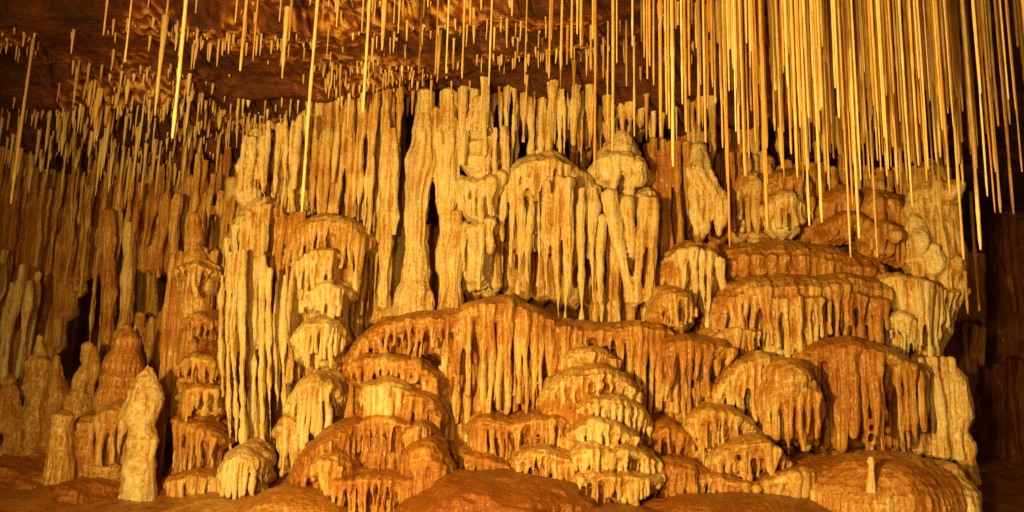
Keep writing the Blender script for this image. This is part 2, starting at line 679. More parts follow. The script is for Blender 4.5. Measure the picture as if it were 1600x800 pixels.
        rv = rv + np.clip(curv / self.voxel * 1.1, -0.13, 0.30)
        rv = np.clip(rv, 0, 1)
        lo = co[:, 2].min() if z_base is None else z_base
        base = np.array([np.median(co[:, 0]), np.median(co[:, 1]), lo])
        root = empty(self.name, base)
        setp(root, self.label, self.cat, self.group)
        co = co - base
        made = {}
        for pid, (pn, _, under) in enumerate(self.parts):
            f = quads[fi == pid]
            if len(f) < 12:
                continue
            uv, inv = np.unique(f, return_inverse=True)
            fl_ = inv.reshape(-1, 4)
            lab = np.arange(len(uv))
            while True:                      # connected pieces
                mn = lab[fl_].min(1)
                new = lab.copy()
                for k in range(4):
                    np.minimum.at(new, fl_[:, k], mn)
                new = new[new]
                if (new == lab).all():
                    break
                lab = new
            fl0 = lab[fl_[:, 0]]
            ids, n_ = np.unique(fl0, return_counts=True)
            big = [i for i, c in zip(ids, n_) if c >= 90] or [ids[n_.argmax()]]
            for pc in big:
                ff = f[fl0 == pc]
                u2, i2 = np.unique(ff, return_inverse=True)
                faces = [tuple(dict.fromkeys(t)) for t in i2.reshape(-1, 4).tolist()]
                faces = [t for t in faces if len(t) > 2]
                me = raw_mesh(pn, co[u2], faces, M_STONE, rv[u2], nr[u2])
                o = link(pn, me, made.get(under, root))
                made.setdefault(pid, o)
        return root


# ------------------------------------------------------------------ the cave itself
def ceil_z(x, y):
    x, y = np.asarray(x, float), np.asarray(y, float)
    p = np.stack([x, y, np.zeros_like(x)], -1).reshape(-1, 3)
    z = 4.30 + 0.28 * fbm(p * [0.35, 0.55, 1] + 2, 2) + 0.10 * fbm(p * [1.2, 2.2, 1] + 9, 3)
    z = z.reshape(x.shape)
    z = z + 0.10 * np.tanh(8 * np.sin(y * 1.9 + 0.35 * x + 0.6 * np.sin(x * 0.9)))   # ledges across the roof
    z = z + np.clip((x - 1.8) / 4.0, 0, 1) * 0.15
    z = z - np.clip((y - 9.9) / 0.8, 0, 1) * 0.17
    far = np.clip((y - 9.6) / 2.0, 0, 1) * np.clip((-1.8 - x) / 1.5, 0, 1)
    z = z - far * (0.22 + 0.42 * np.clip(fbm(p * [0.9, 1.3, 1] + 40, 2).reshape(x.shape) + .3, 0, 1.2))
    return z


def grid_mesh(name, fn, u, v, mat, rust, flip=False):
    U, W = np.meshgrid(u, v)
    V = fn(U, W).reshape(-1, 3)
    nu, nv = len(u), len(v)
    idx = np.arange(nu * nv).reshape(nv, nu)
    a, b, c, d = idx[:-1, :-1].ravel(), idx[:-1, 1:].ravel(), idx[1:, 1:].ravel(), idx[1:, :-1].ravel()
    Fc = np.stack([a, d, c, b] if flip else [a, b, c, d], 1)
    rv = rust(V)
    me = raw_mesh(name, V, Fc.tolist(), mat, rv)
    o = link(name, me)
    setp(o, kind='structure')
    return o


GROWTH = [(-4.3, 10.3, 0.9, 0.35), (-1.55, 10.1, 0.75, 0.45), (-5.6, 9.4, 0.5, 0.25), (-2.9, 9.2, 1.3, 0.22), (-1.0, 8.7, 1.6, 0.3), (-3.2, 11.2, 0.5, 0.2), (0.6, 9.6, 1.0, 0.3)]


def popcorn(V):
    g = 0
    w = V[:, :2] + 0.35 * np.stack([perlin(V * 1.7), perlin(V * 1.7 + 9)], 1)
    for x, y, sx, sy in GROWTH:
        g = np.maximum(g, np.exp(-(((w[:, 0] - x) / sx) ** 2 + ((w[:, 1] - y) / sy) ** 2)))
    a = np.clip(g * 1.5 + 0.25 * np.clip(fbm(V * [0.9, 1.4, 0], 2) * 3, 0, 1), 0, 1)
    b = np.clip(0.45 + 1.9 * perlin(V * [13, 15, 0] + 3), 0, 1)
    return a * b


def ceil_fn(X, Y):
    Z = ceil_z(X, Y)
    V = np.stack([X, Y, Z], -1).reshape(-1, 3)
    pc = popcorn(V)     # patches of cave popcorn
    V[:, 2] -= pc * 0.07 * np.abs(perlin(V * [7, 7, 1])) + pc * 0.035 * np.abs(perlin(V * [17, 17, 1]))
    V[:, 2] -= 0.05 * fbm(V * [4, 7, 0], 4) + 0.02 * fbm(V * [18, 24, 0], 2)
    return V


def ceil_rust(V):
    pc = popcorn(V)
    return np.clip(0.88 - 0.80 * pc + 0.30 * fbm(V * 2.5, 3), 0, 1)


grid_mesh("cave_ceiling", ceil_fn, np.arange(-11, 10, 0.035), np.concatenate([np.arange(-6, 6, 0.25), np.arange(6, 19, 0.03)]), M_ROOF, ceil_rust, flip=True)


def floor_fn(X, Y):
    p = np.stack([X, Y, X * 0], -1).reshape(-1, 3)
    Z = np.interp(Y, [3, 8.3, 10.5, 13], [-1.65, -0.80, -0.30, 0.05])
    Z = Z.reshape(-1) + 0.22 * fbm(p * 0.7, 3) + 0.09 * fbm(p * 3, 3) + 0.03 * fbm(p * 13, 2)
    return np.stack([X.ravel(), Y.ravel(), Z], -1)


grid_mesh("cave_floor", floor_fn, np.arange(-11, 10, 0.06), np.arange(-6, 19, 0.06), M_STONE, lambda V: np.clip(0.62 + 0.3 * fbm(V * 1.1, 2), 0, 1))


def wall_fn(X, Z):
    x = X.ravel()
    z = Z.ravel()
    y = np.interp(x, [-11, -8, -6.2, -4.2, -3.2, -2.6, 4.9, 5.1, 5.6, 6.3, 7.2, 10], [14.5, 15.6, 16.5, 16.5, 15.2, 11.5, 11.5, 12.2, 20.0, 20.0, 19, 17])
    st = np.clip((z - 2.75) / 0.6, 0, 1)
    y = y + 2.6 * st * st * (3 - 2 * st) * np.clip((x + 1.6) / 0.8, 0, 1)
    p = np.stack([x, x * 0, z], -1)
    y = y + 0.30 * fbm(p * [1.0, 1, 0.6], 3) + 0.16 * fbm(p * [4.5, 1, 0.7], 2) + 0.04 * fbm(p * [14, 1, 3], 2)
    return np.stack([x, y, z], -1)


grid_mesh("cave_wall", wall_fn, np.arange(-11, 10, 0.03), np.arange(-2.5, 5.2, 0.04), M_STONE, lambda V: np.clip(0.6 + 0.35 * fbm(V * [2, 2, .7], 2), 0, 1))


# ------------------------------------------------------------------ the flowstone, upper tier first
# left tower of stacked ledges
f = Form("flowstone_tower", "narrow ochre flowstone tower of small stacked ledges, left of the tall pale columns", "flowstone", rust=0.42)
f.curtain([(264, 400), (300, 385), (345, 395)], [(264, 790), (345, 790)], 10.9, sp=17, taper=0.9, single=True, name='core_folds', rust=0.5)
f.pillar([(300, 330, 8), (298, 380, 14), (300, 420, 24), (296, 520, 22), (300, 640, 34), (305, 790, 40)], 10.7, name='shaft', lump=.3)
f.shelf([(272, 412, 455, 10.5), (300, 400, 460, 10.4), (326, 412, 450, 10.5)], sp=10, ch=12, rust=.35)
f.shelf([(285, 490, 530, 10.5), (308, 478, 535, 10.4), (330, 492, 530, 10.5)], sp=9, ch=14, rust=.4)
f.shelf([(276, 562, 600, 10.35), (300, 545, 605, 10.3), (322, 550, 605, 10.3), (336, 568, 600, 10.4)], sp=9, ch=16, rust=.35)
f.shelf([(278, 605, 650, 10.3), (305, 596, 655, 10.2), (338, 600, 650, 10.3)], sp=8, ch=12, rust=.4)
f.shelf([(270, 640, 760, 10.3), (300, 658, 760, 10.2), (335, 672, 760, 10.2)], sp=12, ch=16, rust=.5)
f.shelf([(262, 742, 850, 10.1), (296, 730, 850, 10.0), (348, 742, 850, 10.1)], sp=11, ch=16, taper=.6, rust=.5)
f.build()

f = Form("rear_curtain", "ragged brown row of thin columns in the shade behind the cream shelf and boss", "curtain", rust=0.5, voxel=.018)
f.curtain([(690, 150), (860, 160), (1180, 180)], [(690, 330), (790, 215), (815, 215), (840, 330), (1180, 330)], 11.3, sp=12, taper=.6, jit=.2, short=.6, ragtop=12, single=True, roof=True, name='columns', back=False)
f.curtain([(820, 165), (1010, 175)], [(820, 240), (1010, 240)], 11.0, sp=11, taper=.6, jit=.2, short=.5, ragtop=12, single=True, roof=True, name='columns', back=False, rust=.3)
f.build()

# tall pale columns
f = Form("column_cluster", "cluster of tall pale fluted columns running from ceiling almost to floor, left of centre", "column", rust=0.18)
f.curtain([(352, 330), (380, 250), (430, 230), (474, 235)], [(352, 560), (380, 770), (430, 720), (474, 720)], 11.1, sp=11, taper=0.8, single=True, name='rear_folds', rust=.55, jit=.2)
f.pillar([(398, 200, 10), (397, 240, 17), (394, 262, 24), (386, 290, 22), (384, 315, 14)], 10.5, name='knob', lump=.5, flutes=4)
f.shelf([(352, 350, 470, 10.5), (370, 322, 480, 10.42), (392, 300, 480, 10.36), (420, 292, 440, 10.4)], sp=12, ch=30, taper=.5, keep=.6)
f.shelf([(428, 225, 330, 10.6), (452, 205, 360, 10.5), (474, 225, 330, 10.6)], sp=11, ch=24, taper=.5)
f.curtain([(420, 340), (475, 330)], [(420, 560), (475, 520)], 10.6, sp=12, taper=.7, rust=.38, back=False, name='fold', jit=.06)
f.curtain([(378, 225), (420, 200), (476, 190)], [(378, 300), (420, 330), (476, 300)], 10.35, sp=13, taper=.4, rust=.15, back=False, name='stalactite', jit=.1, ragtop=12)
for x, y0, y1, w0, w1 in ((345, 430, 620, 5, 3), (357, 395, 735, 5, 3), (367, 370, 690, 4.2, 3), (378, 390, 745, 5.5, 4), (395, 330, 775, 8, 7), (409, 400, 770, 5, 4.5), (420, 420, 690, 4.5, 3), (431, 440, 640, 5, 3), (386, 330, 520, 4, 3), (362, 470, 600, 4, 2), (443, 430, 700, 5, 4), (403, 350, 560, 4, 3)):
    f.pillar([(x + 2, y0, w0 * .6), (x, y0 + 40, w0), (x - 1, (y0 + y1) / 2, w0 * .85), (x + 2, y1 - 30, w1), (x + 2, y1, w1 * .5)], random.uniform(10.1, 10.5), name='column', flutes=0, lump=.3)
f.build()

# wide curtain
f = Form("flowstone_curtain", "wide golden curtain of fine straight folds hanging from the ceiling above the small pale domes", "curtain", rust=0.30)
f.curtain([(470, 190), (520, 178), (560, 165), (628, 160)], [(470, 380), (510, 400), (560, 520), (628, 500)], 10.9, sp=10.5, taper=.75, rvar=.5, roof=True, ragtop=14, jit=.2)
f.curtain([(476, 210), (520, 190), (620, 190)], [(476, 340), (540, 360), (620, 470)], 10.72, sp=12, taper=.5, back=False, jit=.08, short=.6, roof=True, ragtop=18)
f.build()
f = Form("fluted_column", "tall straight pale golden column in front of the wide curtain, ceiling to rock", "column", rust=0.2)
f.pillar([(605, 130, 8), (604, 175, 8), (604, 230, 10), (603, 330, 11), (601, 430, 10), (598, 480, 10)], 10.62, lump=.2)
f.pillar([(616, 200, 5), (617, 330, 6), (616, 365, 3)], 10.6, lump=.2)
f.build()

# tiered drapery under the curtain
f = Form("flowstone_shelf", "greyish gold shelf with a long fluted fringe under the left part of the wide curtain", "flowstone", rust=0.32)
f.shelf([(442, 372, 470, 10.6), (470, 335, 480, 10.45), (505, 322, 470, 10.35), (545, 330, 450, 10.4), (566, 350, 520, 10.5)], sp=12, ch=24, taper=.6, keep=.6)
f.shelf([(462, 400, 470, 10.3), (485, 382, 490, 10.2), (520, 380, 480, 10.2)], sp=10, ch=14, taper=.5, rust=.2)
f.shelf([(484, 445, 478, 10.2), (510, 432, 490, 10.1), (534, 440, 520, 10.15)], sp=10, ch=14, taper=.5, rust=.2)
f.curtain([(436, 400), (560, 400)], [(436, 600), (560, 600)], 10.65, sp=16, taper=.9, single=True, name='rear_folds', rust=.45)
f.build()
f = Form("flowstone_dome", "upper of two small pale fringed domes, left of the orange saddle shelf", "flowstone", rust=0.2, voxel=.014)
f.shelf([(461, 512, 560, 10.1), (478, 492, 575, 9.95), (505, 488, 580, 9.9), (522, 498, 575, 10.0), (530, 515, 560, 10.1)], sp=10, ch=18, taper=.4, thick=.6)
f.pillar([(498, 520, 26), (500, 590, 20), (500, 640, 12)], 10.25, rust=.4)
f.build()
f = Form("flowstone_dome", "lower of two small pale domes, a wider cap whose long fringe fans out downwards", "flowstone", rust=0.22, voxel=.014)
f.shelf([(448, 620, 690, 9.95), (466, 590, 690, 9.8), (490, 579, 690, 9.7), (512, 584, 670, 9.8), (524, 602, 650, 9.9)], sp=11, ch=20, taper=.45, splay=.6)
f.shelf([(434, 660, 740, 9.95), (450, 640, 745, 9.9), (475, 660, 730, 9.9)], sp=12, ch=16, taper=.6, rust=.35)
f.build()

# pillars in the centre of the upper tier
f = Form("column", "smooth cream pillar with a swollen shoulder and a wide foot, right of the wide curtain", "column", rust=0.15)
f.pillar([(665, 140, 15), (664, 165, 14), (662, 210, 19), (657, 255, 24), (652, 285, 22), (650, 340, 18), (650, 390, 17), (647, 430, 23), (644, 468, 33), (644, 500, 36)], 10.55, flutes=5, lump=.18)
f.pillar([(680, 170, 10), (686, 240, 11), (690, 300, 12)], 10.6, name='side_fold')
f.build()
f = Form("column", "tapering cream pillar joined to a golden foot, between the swollen pillar and the lobed cluster", "column", rust=0.22)
f.pillar([(701, 140, 15), (700, 165, 14), (700, 220, 20), (698, 290, 20), (697, 340, 14), (696, 380, 12), (700, 430, 17), (704, 470, 20), (704, 510, 22)], 10.6, flutes=5, lump=.15)
f.pillar([(712, 330, 9), (716, 360, 10), (710, 400, 13), (708, 500, 14)], 10.5, name='side_fold', rust=.35)
f.build()
f = Form("lobed_stalactite_cluster", "cream knotted boss with short forked fingers above a second tier of thicker fingers", "stalactite", rust=0.17, voxel=.014)
f.curtain([(716, 160), (792, 160)], [(716, 280), (755, 300), (792, 270)], 10.62, sp=14, taper=.4, single=True, jit=.18, rvar=.6, short=.65, back=False, name='upper_folds', roof=True, ragtop=10)
f.pillar([(752, 150, 16), (750, 200, 24), (752, 235, 32), (750, 262, 30)], 10.55, lump=.5, flutes=8, name='boss')
f.curtain([(722, 205), (780, 205)], [(722, 290), (780, 285)], 10.42, sp=13, taper=.7, single=True, name='upper_folds', back=False, ragtop=14, rust=.14)
f.shelf([(718, 262, 330, 10.4), (740, 270, 345, 10.3), (765, 265, 345, 10.3), (782, 255, 320, 10.4)], apron=False, sp=13, ch=20, taper=.35, keep=.7)
f.shelf([(722, 338, 440, 10.45), (740, 344, 455, 10.35), (768, 334, 430, 10.4)], apron=False, sp=16, ch=14, taper=.7, keep=.85, rust=.22)
f.curtain([(722, 300), (775, 300)], [(722, 465), (765, 455)], 10.75, sp=16, taper=.9, single=True, name='rear_folds', rust=.4)
f.build()

f = Form("flowstone_shelf", "broad cream shelf with very long tapering fluted folds above the middle of the saddle shelf", "flowstone", rust=0.2)
f.shelf([(782, 262, 420, 10.6), (800, 245, 460, 10.5), (835, 226, 470, 10.35), (862, 222, 470, 10.3), (895, 240, 480, 10.35), (930, 262, 440, 10.5)], deep=.32, sp=15, ch=34, taper=.35, keep=.82, fat=1.05, d=.4, blen=.6)
f.curtain([(842, 290), (885, 280), (932, 300)], [(842, 498), (885, 515), (932, 520)], 10.15, sp=19, taper=.35, back=False, single=True, name='front_folds', ragtop=8, rust=.18, jit=.06, short=.2)
f.curtain([(800, 190), (860, 160), (935, 160)], [(800, 270), (860, 270), (935, 300)], 10.6, sp=12, taper=.4, single=True, jit=.18, rvar=.6, short=.65, back=False, name='upper_folds', roof=True, ragtop=25, rust=.25)
f.shelf([(808, 250, 300, 10.35), (832, 236, 310, 10.25), (862, 232, 310, 10.2), (890, 246, 310, 10.3)], apron=False, sp=12, ch=18, taper=.5, keep=.6, rust=.15)
f.curtain([(784, 300), (940, 300)], [(784, 455), (860, 480), (940, 485)], 10.85, sp=16, taper=.7, single=True, name='rear_folds', rust=.45, blen=.9)
f.build()
f = Form("flowstone_boss", "round greyish cream boulder shaped boss under the ceiling with rounded lobes on its lower rim", "flowstone", rust=0.12, voxel=.015)
f.curtain([(938, 165), (1012, 172)], [(938, 250), (1012, 250)], 10.75, sp=13, taper=.4, single=True, jit=.18, rvar=.6, short=.65, back=False, name='upper_folds', roof=True, ragtop=18, rust=.25)
f.blob(972, 236, 37, 40, 10.5, d=.4, lump=.25, rust=.1)
f.shelf([(938, 235, 282, 10.4), (955, 222, 290, 10.3), (980, 224, 295, 10.25), (1006, 240, 290, 10.35)], sp=17, ch=26, taper=.75, keep=.85, fat=1.05, rust=.1, apron=False)
f.build()
f = Form("flowstone_drapery", "cream forked folds narrowing to leaning legs below the round boss", "drapery", rust=0.2)
f.shelf([(930, 290, 400, 10.5), (955, 285, 420, 10.4), (990, 290, 430, 10.35), (1026, 285, 450, 10.5)], apron=False, sp=16, ch=20, taper=.5, keep=.8, blen=.5)
for a in ([(952, 300, 12), (965, 370, 10), (978, 430, 8), (988, 470, 12)], [(1012, 310, 11), (1003, 370, 9), (997, 430, 7), (992, 470, 12)], [(1022, 310, 8), (1020, 400, 8), (1014, 470, 8)],
          [(940, 340, 7), (938, 400, 8), (938, 470, 7)], [(980, 310, 9), (986, 370, 8), (988, 400, 5)]):
    f.pillar(a, 10.2, name='leg', lump=.2)
f.curtain([(930, 330), (1030, 330)], [(930, 515), (1030, 510)], 10.5, sp=17, taper=.9, single=True, name='rear_folds', rust=.4, blen=.95)
f.build()
f = Form("flowstone_curtain", "short orange brown curtain between the forked cream folds and the knobbly cream lobes", "curtain", rust=0.55)
f.curtain([(1014, 215), (1075, 225)], [(1014, 400), (1045, 410), (1075, 370)], 10.6, sp=15, taper=.6, jit=.06)
f.build()
f = Form("lobed_stalactite", "knobbly cream lobes stacked in two drops above the left end of the orange mound", "stalactite", rust=0.14, voxel=.014)
f.curtain([(1074, 185), (1120, 200)], [(1074, 280), (1120, 280)], 10.6, sp=12, taper=.4, single=True, jit=.18, rvar=.6, short=.65, back=False, name='upper_folds', roof=True, ragtop=15, rust=.3)
f.pillar([(1094, 225, 12), (1092, 265, 20), (1100, 285, 22), (1112, 305, 18), (1104, 335, 14), (1100, 362, 9)], 10.35, lump=.45, flutes=3)
f.pillar([(1082, 290, 10), (1086, 330, 9), (1090, 365, 5)], 10.35, lump=.3, name='side_lobe')
f.pillar([(1128, 300, 8), (1129, 325, 13), (1126, 350, 10), (1124, 366, 6)], 10.3, lump=.3, name='side_lobe')
f.curtain([(1075, 240), (1150, 240)], [(1075, 370), (1150, 370)], 10.7, sp=16, taper=.9, single=True, name='rear_folds', rust=.6)
f.build()
f = Form("flowstone_boss", "tan fluted hump behind the hanging straws, left of the rust brown hump", "flowstone", rust=0.4)
f.curtain([(1146, 245), (1205, 245)], [(1146, 370), (1205, 370)], 10.7, sp=13, taper=.9, single=True, name='rear_folds', ragtop=12)
f.shelf([(1152, 275, 360, 10.6), (1172, 252, 365, 10.5), (1196, 262, 365, 10.6)], sp=13, ch=30, taper=.8, keep=.9)
f.build()
f = Form("flowstone_boss", "rust brown arched hump with pale lobes inside, behind the hanging straws", "flowstone", rust=0.6)
f.curtain([(1196, 250), (1290, 255)], [(1196, 370), (1290, 370)], 10.72, sp=14, taper=.9, single=True, name='rear_folds', ragtop=12)
f.shelf([(1200, 295, 360, 10.5), (1222, 258, 350, 10.45), (1250, 256, 350, 10.4), (1270, 290, 355, 10.5)], sp=13, ch=22, taper=.7, keep=.6, d=.25)
f.shelf([(1214, 300, 365, 10.35), (1234, 285, 368, 10.28), (1256, 300, 365, 10.35)], sp=15, ch=22, taper=.8, keep=.8, rust=.25, d=.25)
f.build()
f = Form("flowstone_boss", "orange brown lumpy bank rising behind the straws, left of the pale end tower", "flowstone", rust=0.56)
f.curtain([(1262, 255), (1440, 262)], [(1262, 390), (1440, 400)], 10.7, sp=15, taper=.9, single=True, name='rear_folds', ragtop=16)
f.shelf([(1276, 320, 365, 10.5), (1300, 290, 370, 10.45), (1330, 275, 370, 10.4), (1352, 300, 370, 10.5)], sp=14, ch=30, taper=.7, keep=.7, d=.3)
f.shelf([(1300, 335, 375, 10.32), (1330, 322, 375, 10.25), (1356, 335, 375, 10.3)], sp=12, ch=16, taper=.6, keep=.6, d=.25, rust=.65)
f.shelf([(1350, 310, 380, 10.45), (1376, 282, 385, 10.35), (1404, 292, 395, 10.35), (1428, 330, 400, 10.4)], sp=14, ch=30, taper=.7, keep=.7, d=.3, rust=.6)
f.shelf([(1362, 350, 400, 10.2), (1385, 338, 405, 10.12), (1412, 350, 410, 10.15), (1430, 370, 410, 10.2)], sp=11, ch=16, taper=.6, keep=.6, d=.25, rust=.5)
f.blob(1402, 368, 9, 12, 10.0, d=.12, lump=.2, rust=.35)
f.build()

# end tower
f = Form("flowstone_tower", "lumpy pale end tower beside the dark cleft, narrowing to a waist low down", "flowstone", rust=0.22)
f.pillar([(1462, 262, 30), (1466, 300, 44), (1464, 350, 42), (1466, 400, 46), (1468, 450, 44), (1462, 500, 34), (1458, 545, 20), (1462, 590, 22), (1466, 650, 26), (1470, 700, 34)], 10.1, lump=.25, flutes=7, dr=.8)
f.blob(1488, 300, 22, 26, 10.0, d=.3, lump=.4)
f.blob(1496, 410, 20, 36, 10.0, d=.3, lump=.3, rust=.4)
f.blob(1440, 370, 14, 36, 10.02, d=.2, lump=.6, rust=.05)
f.blob(1462, 405, 20, 34, 9.98, d=.2, lump=.6, rust=.05)
f.shelf([(1385, 425, 500, 10.0), (1415, 420, 520, 9.85), (1450, 430, 560, 9.8), (1490, 445, 520, 9.95), (1510, 440, 480, 10.1)], sp=11, ch=14, taper=.5, keep=.7, splay=-1.6)
f.shelf([(1392, 490, 540, 9.9), (1412, 482, 560, 9.8), (1434, 492, 560, 9.8)], sp=10, ch=14, taper=.6, rust=.2)
f.build()

# orange mound above the right draperies
f = Form("flowstone_mound", "wide rippled orange mound behind the straws with pale forked drips at its left end", "flowstone", rust=0.55)
f.shelf([(1032, 415, 470, 10.3), (1052, 385, 470, 10.2), (1085, 368, 470, 10.1), (1120, 368, 420, 10.15)], sp=13, ch=26, taper=.5, keep=.7, rust=.42)
f.shelf([(1060, 385, 440, 10.0), (1085, 378, 500, 9.9), (1112, 385, 500, 9.9), (1130, 400, 470, 10.0)], sp=16, ch=14, taper=.35, keep=.75, rust=.2)
f.shelf([(1115, 372, 430, 10.2), (1160, 365, 430, 10.1), (1200, 362, 430, 10.05), (1260, 360, 440, 10.05), (1330, 375, 440, 10.1), (1400, 395, 440, 10.2)], sp=20, ch=44, taper=.9, keep=.85, d=.5, fat=.9)
f.build()
f = Form("flowstone_shelf", "orange rippled shelf with a dense brown fringe, across the right half under the straws", "flowstone", rust=0.5)
f.shelf([(1108, 500, 545, 10.0), (1122, 455, 540, 9.85), (1150, 430, 540, 9.75), (1190, 420, 530, 9.7), (1230, 418, 545, 9.7), (1290, 420, 545, 9.75), (1330, 415, 530, 9.8), (1385, 425, 520, 9.95)], sp=13, ch=34, taper=.4, keep=.6, d=.5)
f.shelf([(1208, 460, 560, 9.7), (1240, 455, 570, 9.65), (1285, 458, 560, 9.7)], sp=13, ch=12, taper=.4, keep=.6, rust=.35)
f.shelf([(1330, 450, 530, 9.8), (1385, 460, 540, 9.85)], sp=12, ch=12, taper=.5, keep=.7, rust=.65)
f.build()

# the saddle shelf
f = Form("saddle_shelf", "long sagging orange brown shelf crossing the centre, high at its left hump, deep folds below", "flowstone", rust=0.55)
f.shelf([(545, 545, 600, 9.9), (562, 515, 610, 9.8), (600, 486, 560, 9.7), (640, 476, 560, 9.65), (690, 476, 560, 9.65), (728, 468, 640, 9.7)], sp=14, ch=26, taper=.45, keep=.6, d=.55, rust=.6)
f.shelf([(720, 470, 640, 9.7), (745, 458, 645, 9.6), (790, 450, 645, 9.55), (830, 466, 640, 9.6), (870, 488, 600, 9.65), (905, 496, 590, 9.7)], deep=.32, sp=15, ch=24, taper=.45, keep=.75, d=.5, rust=.5)
f.shelf([(890, 496, 570, 9.7), (950, 497, 600, 9.65), (1000, 492, 640, 9.65), (1045, 500, 660, 9.7)], deep=.32, sp=14, ch=24, taper=.4, keep=.75, d=.5, rust=.4)
f.shelf([(1040, 522, 640, 9.55), (1075, 515, 670, 9.45), (1110, 522, 600, 9.5), (1145, 530, 580, 9.6)], deep=.32, sp=19, ch=22, taper=.28, keep=.7, d=.4, rust=.45)
f.shelf([(1030, 468, 505, 9.75), (1050, 442, 515, 9.6), (1074, 448, 515, 9.6), (1088, 465, 500, 9.7)], sp=11, ch=20, taper=.5, keep=.7, rust=.3, name='knob')
f.curtain([(690, 500), (735, 500)], [(690, 740), (735, 735)], 9.95, sp=14, taper=.7, name='fold', back=False, rust=.4)
f.curtain([(735, 520), (870, 520)], [(735, 645), (870, 610)], 10.0, sp=16, taper=.9, name='rear_folds', single=True, rust=.65)
f.curtain([(900, 540), (1060, 540)], [(900, 640), (1060, 660)], 10.05, sp=16, taper=.9, name='rear_folds', single=True, rust=.6)
f.build()

f = Form("flowstone_drapery", "brown folded rock in the recesses behind the stepped mound and the golden cascade", "drapery", rust=0.6)
f.curtain([(545, 580), (700, 570), (900, 560), (1110, 600), (1240, 640)], [(545, 800), (700, 790), (1240, 800)], 10.0, sp=16, taper=1.1, jit=.15, single=True, name='folds')
f.build()

# lower left of centre
f = Form("flowstone_mound", "brown stepped mound with an olive gold dome, under the left end of the saddle shelf", "flowstone", rust=0.55)
f.blob(615, 690, 70, 120, 9.6, d=.5, lump=.2, name='core', sq=.7, rust=.6)
f.shelf([(545, 560, 600, 9.75), (570, 545, 610, 9.6), (610, 550, 600, 9.5), (650, 555, 600, 9.5), (680, 575, 640, 9.6)], sp=12, ch=18, taper=.5, rust=.6)
f.shelf([(562, 605, 660, 9.45), (578, 590, 660, 9.35), (605, 585, 668, 9.3), (640, 598, 660, 9.4)], sp=10, ch=18, taper=.4, rust=.36, name='dome')
f.shelf([(622, 620, 690, 9.4), (640, 605, 700, 9.35), (668, 612, 700, 9.4), (685, 640, 690, 9.5)], sp=10, ch=16, taper=.4, rust=.55)
f.shelf([(566, 650, 730, 9.3), (600, 645, 735, 9.25), (640, 655, 730, 9.3), (665, 660, 715, 9.35)], sp=11, ch=12, taper=.4, rust=.5)
f.shelf([(630, 672, 720, 9.2), (655, 655, 725, 9.15), (672, 668, 715, 9.25)], sp=10, ch=12, taper=.4, rust=.5)
f.build()
f = Form("flowstone_mound", "orange slope with fringed lower edge, at the lower left of the stepped brown mound", "flowstone", rust=0.55)
f.shelf([(458, 722, 775, 9.4), (480, 690, 780, 9.25), (510, 668, 770, 9.2), (540, 650, 760, 9.3), (560, 640, 740, 9.4)], sp=12, ch=26, taper=.5, d=.45, rust=.6)
f.shelf([(480, 715, 760, 9.25), (500, 698, 765, 9.1), (525, 700, 760, 9.1), (545, 720, 750, 9.2)], sp=12, ch=26, taper=.5, keep=.5, rust=.35)
f.shelf([(520, 742, 800, 9.1), (560, 738, 810, 9.0), (620, 738, 810, 8.95), (680, 745, 810, 9.0)], sp=11, ch=14, taper=.45, d=.35, rust=.5)
f.shelf([(628, 712, 750, 9.05), (645, 690, 760, 8.95), (668, 684, 770, 8.9), (692, 705, 780, 8.95)], sp=15, ch=34, taper=.7, keep=.5, rust=.6)
f.build()

# centre cascade
f = Form("flowstone_cascade", "golden rounded cascade of many small fringed tiers in the lower centre", "flowstone", rust=0.36, voxel=.014)
f.blob(925, 690, 90, 120, 9.4, d=.55, lump=.15, name='core', sq=.7, rust=.5)
f.blob(925, 590, 50, 50, 9.55, d=.4, lump=.15, name='core', rust=.4)
f.shelf([(880, 560, 590, 9.6), (905, 538, 590, 9.5), (935, 532, 590, 9.45), (965, 548, 590, 9.55)], sp=14, ch=20, taper=.7, rust=.3)
f.shelf([(852, 605, 640, 9.45), (872, 580, 645, 9.35), (900, 566, 640, 9.25), (940, 562, 610, 9.2), (975, 575, 620, 9.3), (1000, 598, 660, 9.4)], sp=11, ch=24, taper=.6, rust=.32, d=.4)
f.shelf([(900, 622, 655, 9.2), (925, 610, 660, 9.1), (965, 612, 670, 9.1), (1000, 628, 700, 9.25), (1015, 650, 720, 9.4)], sp=11, ch=22, taper=.5, rust=.32)
f.shelf([(900, 660, 690, 9.05), (925, 645, 700, 8.95), (965, 655, 700, 8.95), (995, 670, 710, 9.05)], sp=10, ch=18, taper=.5, rust=.28)
f.shelf([(898, 702, 745, 8.95), (920, 688, 750, 8.85), (950, 690, 745, 8.85)], sp=9, ch=16, taper=.45, rust=.34)
f.shelf([(955, 700, 735, 8.88), (978, 690, 740, 8.85), (1005, 698, 740, 8.9), (1030, 715, 750, 9.05)], sp=9, ch=14, taper=.45, rust=.36)
f.shelf([(905, 738, 790, 8.85), (930, 730, 797, 8.78), (958, 736, 790, 8.8)], sp=9, ch=14, taper=.45, rust=.36)
f.shelf([(955, 742, 780, 8.82), (985, 735, 788, 8.78), (1015, 740, 775, 8.85), (1036, 735, 765, 9.0)], sp=9, ch=12, taper=.45, rust=.38)
f.build()
f = Form("flowstone_shelf", "orange shelf with a straight brown fringe, left of the golden cascade", "flowstone", rust=0.55)
f.shelf([(738, 648, 740, 9.45), (760, 642, 745, 9.35), (800, 652, 745, 9.3), (840, 640, 735, 9.25), (880, 640, 700, 9.25), (905, 655, 700, 9.3)], sp=11, ch=18, taper=.5, keep=.75, d=.4, rust=.55)
